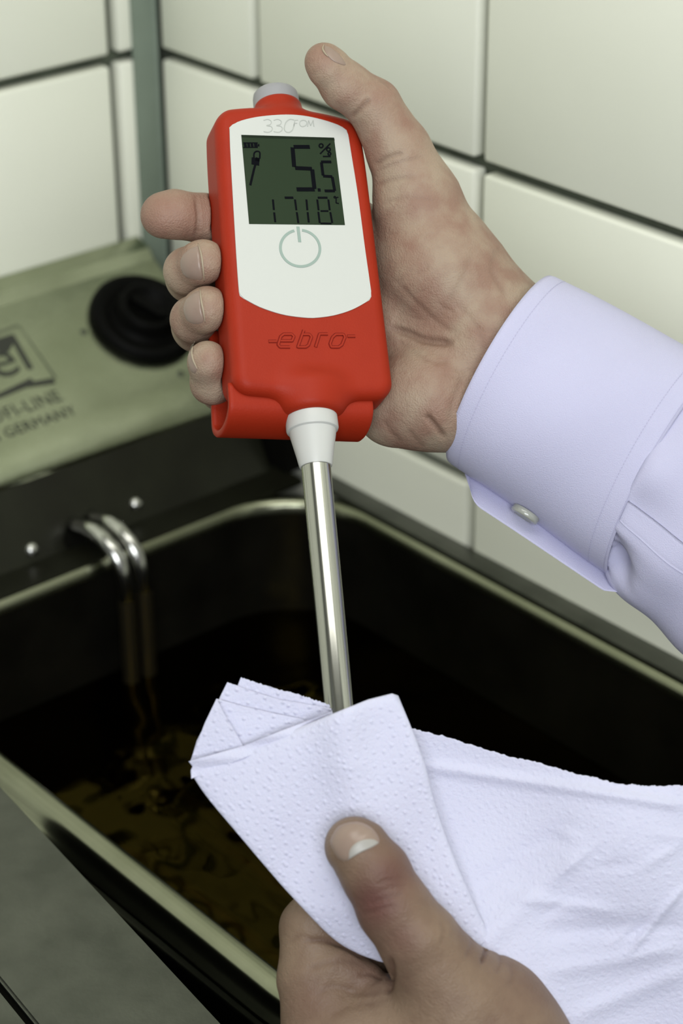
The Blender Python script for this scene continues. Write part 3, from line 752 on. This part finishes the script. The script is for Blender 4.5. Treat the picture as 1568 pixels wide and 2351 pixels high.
cr = [([(805, 272), (830, 248), (852, 225)], 7, 6), ([(858, 384), (890, 362), (930, 350)], 6, 6), ([(860, 428), (905, 412), (960, 405)], 4, 6), ([(862, 395), (920, 372), (980, 360)], 3, 5),
      ([(893, 752), (935, 765), (975, 780), (1045, 790)], 15, 9), ([(905, 640), (960, 700), (1010, 745), (1060, 770)], 3.5, 8), ([(870, 470), (930, 455), (1010, 462)], 2.5, 5),
      ([(1000, 740), (1060, 640), (1090, 560)], 2.5, 8), ([(975, 950), (1005, 985), (1022, 1010)], 10, 7), ([(935, 985), (955, 1010), (975, 1030)], 3, 6), ([(880, 960), (895, 990), (925, 1020)], 3, 7),
      ([(1045, 690), (1100, 760), (1110, 820)], 2.5, 7), ([(1150, 560), (1130, 620), (1170, 690)], 3, 8), ([(448, 446), (455, 500), (448, 552)], 7, 5), ([(1070, 850), (1040, 920), (1030, 980)], 3, 8),
      ([(905, 185), (915, 205), (925, 222)], 4, 4), ([(868, 180), (885, 190), (898, 205)], 3, 4), ([(940, 800), (990, 830), (1040, 830)], 2.5, 6)]
for i in range(14):
    x = 880+random.random()*230; y = 480+random.random()*420; a = random.uniform(-.5, .7); l = random.uniform(25, 60)
    cr.append(([(x, y), (x+l*.5*math.cos(a), y+l*.5*math.sin(a)+4), (x+l*math.cos(a), y+l*math.sin(a))], random.uniform(1, 1.8), 4.5))
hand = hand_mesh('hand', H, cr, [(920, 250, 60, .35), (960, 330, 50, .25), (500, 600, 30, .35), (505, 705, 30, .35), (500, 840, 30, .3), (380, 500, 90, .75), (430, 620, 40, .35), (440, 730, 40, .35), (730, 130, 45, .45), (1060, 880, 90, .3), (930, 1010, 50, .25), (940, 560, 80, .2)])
tag(hand, "right hand with white shirt cuff gripping the red oil tester, thumb raised", 'hand')
nail(hand, H, [(455, 561), (434, 569), (417, 586), (412, 606), (418, 630), (433, 642), (455, 645), (466, 643), (462, 610), (459, 585)], M_NAIL, [(455, 559), (462, 585), (466, 615), (469, 646)])
nail(hand, H, [(460, 662), (440, 671), (423, 690), (419, 712), (428, 737), (445, 747), (462, 745), (469, 738), (464, 715), (461, 690)], M_NAIL, [(459, 662), (462, 690), (467, 715), (471, 740)])
nail(hand, H, [(446, 786), (438, 794), (433, 812), (432, 834), (437, 852), (448, 860), (452, 850), (444, 825), (443, 805)], M_NAIL, [(447, 784), (441, 805), (443, 825), (453, 848)], lift=1.8)
nail(hand, H, [(744, 103), (756, 107), (775, 120), (790, 138), (796, 150), (788, 151), (768, 143), (752, 130), (743, 115)], M_NAIL, [(744, 102), (741, 112), (746, 122), (753, 130)], lift=2)

# ------------------------------------------------------------------ shirt cuff and sleeve
def cuff_pt(s, th, dr=0, zc=-165, rz=200, T0=(1268, 632), B0=(1030, 1062), dT=(.887, .461), dB=(.82, .572), bulge=48):
    Tp = np.array(T0)+np.array(dT)*s; Bp = np.array(B0)+np.array(dB)*s
    c = (Tp+Bp)/2; hf = (Tp-Bp)/2; L = np.linalg.norm(hf); ax = np.array([.86, .51])
    p = c+hf*(1+dr/L)*math.cos(th)-ax*bulge*math.sin(th)
    return np.array([p[0], p[1], zc+(rz+dr)*math.sin(th)])
def tube(name, s0, s1, ns, mt, par, fn, thick=5, nth=96, cl=True):
    V = []
    for dr in (0, -thick):
        for i in range(ns):
            s = s0+(s1-s0)*i/(ns-1)
            e = 0
            if i == 0: e = -2.0 if dr == 0 else 2.0
            for k in range(nth): V.append(fn(s, 2*math.pi*k/nth, dr+e))
    a = np.arange(ns-1)[:, None]*nth+np.arange(nth)[None]; b = np.arange(ns-1)[:, None]*nth+(np.arange(nth)+1)[None] % nth
    f = np.stack([a, b, b+nth, a+nth], -1).reshape(-1, 4); N = ns*nth
    k = np.arange(nth); k2 = (k+1) % nth
    f = np.vstack([f[:, ::-1], f+N, np.stack([k, k2, k2+N, k+N], 1), np.stack([k, k2, k2+N, k+N], 1)[:, ::-1]+(ns-1)*nth])
    return mesh_obj(name, ws_arr(np.array(V)), f, mt, par)
def cuff_fn(s, th, dr=0):
    w = 3*math.sin(th*3+s*.012)+3.5*math.sin(s*.02+th*2)*math.sin(th)
    return cuff_pt(s, th, dr+w*min(1, (s+20)/120))
cuff = tube('shirt_cuff', 0, 452, 46, M_CLOTH, hand, cuff_fn); cuff['label'] = 'white shirt cuff'
def sl_fn(s, th, dr=0):
    q = (s-440)/300.; bl = math.cos(th) < 0
    pf_ = -7+26*(1-math.exp(-max(q, 0)*5))+ (34*max(q, 0)**.8)*(.35-.65*math.cos(th))
    ph = th*9+.8*math.sin(th*3); fold = 9*math.sin(ph)*math.exp(-max(q, 0)*2.2)*min(1, max(q, 0)*9+.15)
    g = -62*math.exp(-((th-(math.pi-.50))/.17)**2)*math.exp(-((s-478)/34)**2)+(7*math.sin(th*34)*math.exp(-max(q, 0)*9) if th > 2.2 and th < 3.3 else 0)
    return cuff_pt(s, th, dr+pf_+fold+g+6*math.sin(s*.03+th*4))
slv = tube('shirt_sleeve', 440, 980, 60, M_CLOTH, hand, sl_fn, 5, 160); slv['label'] = 'gathered white shirt sleeve'
def dashes(name, fn, path, par, step=9, on=.6, wd=1.1):
    bm = bmesh.new()
    for i in range(len(path)-1):
        a = path[i]; b = a+(np.array(path[i+1])-a)*on
        A1 = fn(*a); B1 = fn(*b); d = B1-A1; d[2] = 0; n = np.array([-d[1], d[0], 0])/(np.linalg.norm(d)+1e-9)*wd
        bm.faces.new([bm.verts.new(ws(*q)) for q in (A1+n, B1+n, B1-n, A1-n)])
    return bm_obj(name, bm, M_SEAM, par, smooth=False)
cf = lambda s, t: cuff_fn(s, t, 1.0)
dashes('stitching', cf, [np.array([38, t]) for t in np.linspace(.12, math.pi-.12, 78)], cuff, wd=.8)
dashes('stitching', cf, [np.array([402, t]) for t in np.linspace(.25, math.pi-.12, 90)], cuff, wd=.9)
dashes('stitching', cf, [np.array([446, t]) for t in np.linspace(.4, math.pi-.1, 90)], cuff, wd=.9, on=.9)
# under lap of the cuff with its button
topc = polyline([(1066, 1085), (1110, 1105), (1200, 1160), (1385, 1290), (1446, 1335)], 40)
botc = polyline([(1078, 1120), (1086, 1148), (1098, 1164), (1180, 1218), (1290, 1292), (1385, 1356), (1432, 1361)], 40)
S = coons(topc, polyline([topc[-1], botc[-1]], 12), botc, polyline([topc[0], botc[0]], 12))
zz = np.linspace(-175, -120, 12)[:, None]+5*np.sin(np.linspace(0, 6, 40))[None]
lap = sheet(S, zz, 7, 'cuff_underlap', M_CLOTH, hand); lap['label'] = 'overlapping underside end of the cuff'
bc = ws(1206, 1180, -122); t1 = cam2w(np.array([.80, .60, .0])); t3 = cam2w(np.array([-.55, .83, .06])); t3 /= np.linalg.norm(t3); t1 = t1-t3*(t1@t3); t1 /= np.linalg.norm(t1); t2 = np.cross(t3, t1)
V, Fc = lathe(bc, t3*PX, t1, t2, [(-9, 30*PX), (-7, 35*PX), (5, 36*PX), (9, 33*PX), (10, 26*PX), (7, 22*PX), (6.5, 3*PX)], 40)
mesh_obj('button', V, Fc, M_BUTTON, lap)['label'] = 'small pearly button'
# placket strip of the sleeve
ss = np.linspace(449, 960, 60); tt = np.linspace(1.97, 2.17, 10); V = []
for dr in (3.2, -3):
    for s_ in ss:
        for t_ in tt: V.append(sl_fn(s_, t_, dr if dr < 0 or 0 < list(tt).index(t_) < 9 else dr-1.2))
n_ = 10; m_ = 60; N1 = m_*n_
ringi = np.r_[np.arange(n_), np.arange(1, m_)*n_+n_-1, (m_-1)*n_+np.arange(n_-2, -1, -1), np.arange(m_-2, 0, -1)*n_]; r2 = np.roll(ringi, -1)
pk = mesh_obj('placket', ws_arr(np.array(V)), np.vstack([grid_faces(m_, n_)[:, ::-1], grid_faces(m_, n_, N1), np.stack([ringi, r2, r2+N1, ringi+N1], 1)]), M_CLOTH, slv)
sf = lambda s, t: sl_fn(s, t, 4.2)
# ------------------------------------------------------------------ paper towel
towel = empty('paper_towel', ws(850, 1900, 360)); tag(towel, 'white embossed paper towel folded around the probe tip and hanging to the right', 'paper towel')
def dot_field(P2, ang=.35, ox=714, oy=1821, sp=200, amp=5.8, sg=3.6, sx=1.0):
    """little embossed bumps set on rings around a lattice of centres"""
    ca, sa = math.cos(ang), math.sin(ang); cs = []
    for i in range(-6, 8):
        for j in range(-6, 8):
            a = i*sp+(j % 2)*sp*.5; b = j*sp*.87; cs.append((ox+a*ca-b*sa, oy+a*sa+b*ca))
    cs = np.array(cs); dots = []
    for c in cs:
        for r in (0, 37, 68, 97, 126):
            n = max(1, int(2*math.pi*r/23))
            for k in range(n):
                p = c+r*np.array([math.cos(2*math.pi*k/n+r), math.sin(2*math.pi*k/n+r)])
                d = np.linalg.norm(cs-p, axis=1).min()
                if d < r-3: continue
                dots.append(p)
    m, n, _ = P2.shape; F2 = P2.reshape(-1, 2); h = np.zeros(len(F2)); cell = 12.
    key = {}
    gi = np.floor(F2/cell).astype(int)
    order = np.lexsort((gi[:, 1], gi[:, 0])); gs = gi[order]
    code = gs[:, 0]*100000+gs[:, 1]
    for d in dots:
        if d[0] < F2[:, 0].min()-9 or d[0] > F2[:, 0].max()+9 or d[1] < F2[:, 1].min()-9 or d[1] > F2[:, 1].max()+9: continue
        c = np.floor(d/cell).astype(int)
        for ix in (-1, 0, 1):
            lo = np.searchsorted(code, (c[0]+ix)*100000+c[1]-1); hi = np.searchsorted(code, (c[0]+ix)*100000+c[1]+2)
            w = order[lo:hi]; q = ((F2[w]-d)**2).sum(1); h[w] += amp*np.exp(-q/sg**2)-amp*.35*np.exp(-q/(sg*2.1)**2)
    return h.reshape(m, n)
def rough_top(S, amp):
    k = np.random.randn(S.shape[1])*amp*.6; k = np.convolve(k, [.3, .4, .3], 'same')+np.random.randn(S.shape[1])*amp*.25; k[0] = k[-1] = 0
    w = np.exp(-np.arange(S.shape[0])/1.5)[:, None]; S = S.copy(); S[..., 1] += k[None]*w; return S
def jag(P, amp=1.5):
    Q = P.copy(); Q[1:-1] += np.random.randn(len(P)-2, 2)*amp*.5; return Q
def axis_bump(S, h, sg):
    x = 785+.0975*(S[..., 1]-1635); return h*np.exp(-((S[..., 0]-x)/sg)**2)
# front fold
n, m = 170, 185
top = polyline([(437, 1773), (540, 1730), (640, 1690), (760, 1640), (845, 1606), (900, 1592), (914, 1597)], n)
bot = polyline([(868, 2205), (900, 2212), (960, 2235), (1060, 2210), (1125, 2152)], n)
lef = spline([(437, 1773), (476, 1831), (553, 1923), (614, 1995), (665, 2053), (757, 2148), (815, 2186), (868, 2207)], m)
rig = spline([(914, 1597), (945, 1672), (975, 1752), (1000, 1850), (1040, 1962), (1085, 2065), (1125, 2152)], m)
S = coons(top, rig, bot, lef)
fade = np.clip((1960-S[..., 1])/200, 0, 1)
z = 395+axis_bump(S, 32, 60)*fade-18*np.clip((S[..., 0]-900)/200, 0, 1)+dot_field(S)
vv = np.linspace(0, 1, m)[:, None]; uu = np.linspace(0, 1, n)[None]
z += -14*np.exp(-vv/.02)-10*np.exp(-(1-uu)/.02)-6*np.exp(-uu/.02)+5*np.sin(S[..., 0]*.022+S[..., 1]*.014)-55*np.clip((S[..., 1]-2080)/130, 0, 1)**1.5*(uu < .6)
fr = sheet(S, z, 3, 'front_fold', M_PAPER, towel)
# folded strip along its top edge and the layers fanned out at the upper left
def layer(name, T_, R_, B_, L_, zf, n=110, m=60, dots=True, ang=.35, th=2.5, jg=0, ox=560, oy=1650):
    S = rough_top(coons(polyline(T_, n), polyline(R_, m), polyline(B_, n), polyline(L_, m)), jg); zz = zf(S)+np.zeros(S.shape[:2])
    if dots: zz = zz+dot_field(S, ang, ox, oy, amp=5.0)
    return sheet(S, zz, th, name, M_PAPER, towel)
layer('inner_fold', [(433, 1748), (560, 1712), (650, 1676), (762, 1634)], [(762, 1634), (770, 1660)], [(439, 1788), (560, 1740), (660, 1700), (770, 1660)], [(433, 1748), (442, 1760), (438, 1768), (439, 1788)], lambda S: 386+4*np.sin(S[..., 1]*.12), m=24, dots=False)
layer('inner_fold', [(497, 1604), (560, 1622), (640, 1640), (700, 1652), (768, 1662)], [(768, 1662), (800, 1700)], [(436, 1752), (540, 1725), (640, 1700), (800, 1700)], [(497, 1604), (475, 1655), (452, 1700), (436, 1752)], lambda S: 345+20*np.exp(-((S[..., 1]-1604-(S[..., 0]-497)*.2)/30)**2)*0+10*np.clip((S[..., 1]-1640)/90, 0, 1), ang=.2)
layer('inner_fold', [(522, 1566), (560, 1580), (640, 1606), (760, 1626)], [(760, 1626), (790, 1700)], [(480, 1660), (560, 1680), (640, 1690), (790, 1700)], [(522, 1566), (505, 1600), (480, 1660)], lambda S: 334+0*S[..., 0], ang=.6, jg=1.0)
layer('inner_fold', [(553, 1555), (580, 1565), (620, 1577), (690, 1596), (756, 1618)], [(756, 1618), (800, 1700)], [(530, 1610), (600, 1650), (700, 1680), (800, 1700)], [(553, 1555), (546, 1573), (530, 1610)], lambda S: 326+0*S[..., 0], ang=.1, jg=2.2)
layer('inner_fold', [(497, 1604), (515, 1640), (545, 1690)], [(545, 1690), (560, 1715)], [(436, 1750), (500, 1735), (560, 1715)], [(497, 1604), (470, 1660), (436, 1750)], lambda S: 362+8*np.clip((S[..., 0]-440)/100, 0, 1), n=40, m=50, ang=.9)
# hanging sheet
n, m = 210, 210
top = (spline([(900, 1655), (945, 1672), (1020, 1690), (1120, 1722), (1240, 1753), (1330, 1778), (1420, 1798), (1500, 1804), (1568, 1802), (1720, 1790)], n))
bot = spline([(900, 2520), (1200, 2520), (1720, 2520)], n); lef = spline([(900, 1655), (890, 2000), (900, 2520)], m); rig = spline([(1720, 1790), (1730, 2100), (1720, 2520)], m)
S = rough_top(coons(top, rig, bot, lef), 2.6); X, Y = S[..., 0], S[..., 1]
def ridge(x0, y0, x1, y1, h, sg):
    d = np.array([x1-x0, y1-y0], float); L = np.linalg.norm(d); d /= L; t = (X-x0)*d[0]+(Y-y0)*d[1]; q = -(X-x0)*d[1]+(Y-y0)*d[0]
    return h*np.exp(-(q/sg)**2)*np.clip(np.minimum(t, L-t)/60+.5, 0, 1)
z = 330+30*np.sin((X+Y)*.006)+16*np.sin(X*.011-Y*.008+1)-.02*(X-900)+dot_field(S, .8, 1300, 1900, amp=4.2)
z += ridge(985, 1760, 1568, 1850, 10, 14)+ridge(1090, 2180, 1330, 1960, 12, 30)+ridge(1450, 2180, 1568, 2040, 9, 9)+ridge(1270, 2230, 1560, 2180, 8, 20)+ridge(1330, 2330, 1568, 2230, 10, 22)+ridge(1090, 2040, 1300, 1900, -9, 26)+ridge(1250, 2140, 1568, 2120, -10, 24)+ridge(1180, 2060, 1400, 2090, 6, 14)
for i in range(26):
    x0 = 1050+random.random()*480; y0 = 1850+random.random()*480; a = random.uniform(-1.2, .5); l = random.uniform(50, 150)
    z += ridge(x0, y0, x0+l*math.cos(a), y0+l*math.sin(a), random.uniform(-4, 5), random.uniform(7, 16))
sheet(S, z, 3, 'hanging_sheet', M_PAPER, towel)
finish(towel)

# ------------------------------------------------------------------ lower hand
LO, HI = (600, 1850, 60), (1420, 2560, 560)
G = Field(LO, HI, 3.4)
# thumb on the front of the towel
G.chain([(1045, 2290, 385, 128), (965, 2165, 440, 92), (905, 2085, 452, 84), (862, 2005, 462, 79), (822, 1950, 462, 70), (810, 1940, 460, 64)], 16)
P_ = Field(LO, HI, 3.4)
P_.cone((1060, 2350, 340), 165, (1130, 2420, 320), 165, 60)
P_.cone((860, 2420, 290), 150, (1100, 2400, 320), 160, 60)
P_.cone((775, 2420, 280), 135, (900, 2560, 270), 200, 50)
P_.cone((1130, 2330, 330), 130, (1250, 2520, 330), 130, 60)
P_.cone((880, 2300, 320), 62, (900, 2400, 330), 80, 40)
G.merge(P_, 30); del P_
# index finger running up behind the towel
I_ = Field(LO, HI, 3.4)
I_.chain([(775, 2400, 275, 137), (722, 2250, 275, 84), (716, 2130, 270, 72), (800, 2010, 262, 62), (880, 1950, 268, 56)], 16)
I_.cone((770, 2235, 290), 78, (830, 2262, 300), 58, 16)
G.merge(I_, 12); del I_
for pts in ([(860, 2440, 200, 110), (800, 2290, 175, 76), (850, 2150, 185, 66), (930, 2080, 215, 58)],
            [(960, 2460, 190, 100), (880, 2340, 130, 72), (930, 2210, 150, 64), (1000, 2150, 195, 56)],
            [(1060, 2480, 200, 90), (980, 2400, 120, 64), (1030, 2290, 135, 58), (1090, 2240, 180, 50)]):
    g = Field(LO, HI, 3.4); g.chain(pts, 14); G.merge(g, 6); del g
cr2 = [([(848, 2082), (868, 2068), (900, 2060), (930, 2050)], 3, 6), ([(830, 2100), (865, 2090), (910, 2078)], 2.5, 6), ([(860, 2030), (890, 2022), (930, 2018)], 1.8, 5), ([(868, 2045), (900, 2038), (940, 2030)], 1.8, 5),
       ([(1110, 2150), (1116, 2180), (1105, 2215)], 10, 5), ([(1145, 2180), (1150, 2210), (1140, 2235)], 4, 6), ([(1080, 2140), (1085, 2170), (1070, 2200)], 4, 7), ([(690, 2162), (740, 2158), (790, 2172), (850, 2208)], 8, 7),
       ([(700, 2230), (740, 2215), (790, 2205), (840, 2212)], 3.5, 8), ([(720, 2290), (765, 2265), (830, 2280), (888, 2270)], 4, 9), ([(893, 2195), (900, 2240), (888, 2285)], 12, 8), ([(660, 2170), (690, 2150), (720, 2155)], 2.5, 6),
       ([(1010, 2110), (1020, 2140), (1010, 2175)], 2.5, 6), ([(750, 2340), (800, 2310), (880, 2300)], 2.5, 9), ([(1170, 2210), (1178, 2240), (1165, 2270)], 2.5, 6), ([(820, 2240), (850, 2235), (880, 2250)], 5, 6)]
lh = hand_mesh('hand', G, cr2, [(862, 2075, 75, 1.0), (915, 2150, 60, .6), (900, 2015, 70, .8), (840, 2230, 50, .35), (1200, 2300, 90, .2), (700, 2300, 60, .3), (960, 2250, 90, .15)], M_SKIN2)
tag(lh, 'left hand pinching the white paper towel, thumb on top, at the bottom', 'hand')
th_nail = [(759, 1918), (774, 1896), (797, 1887), (824, 1885), (848, 1894), (866, 1911), (874, 1932), (862, 1944), (835, 1956), (812, 1968), (792, 1979), (775, 1972), (762, 1952), (755, 1932)]
nl = nail(lh, G, th_nail, M_NAIL, lift=2.6, rings=8, n=60)
nail(nl, G, [(796, 1977), (798, 1955), (812, 1936), (836, 1925), (860, 1924), (873, 1932), (858, 1944), (834, 1955), (812, 1967)], M_LUN, lift=3.4, n=40, name='half_moon')
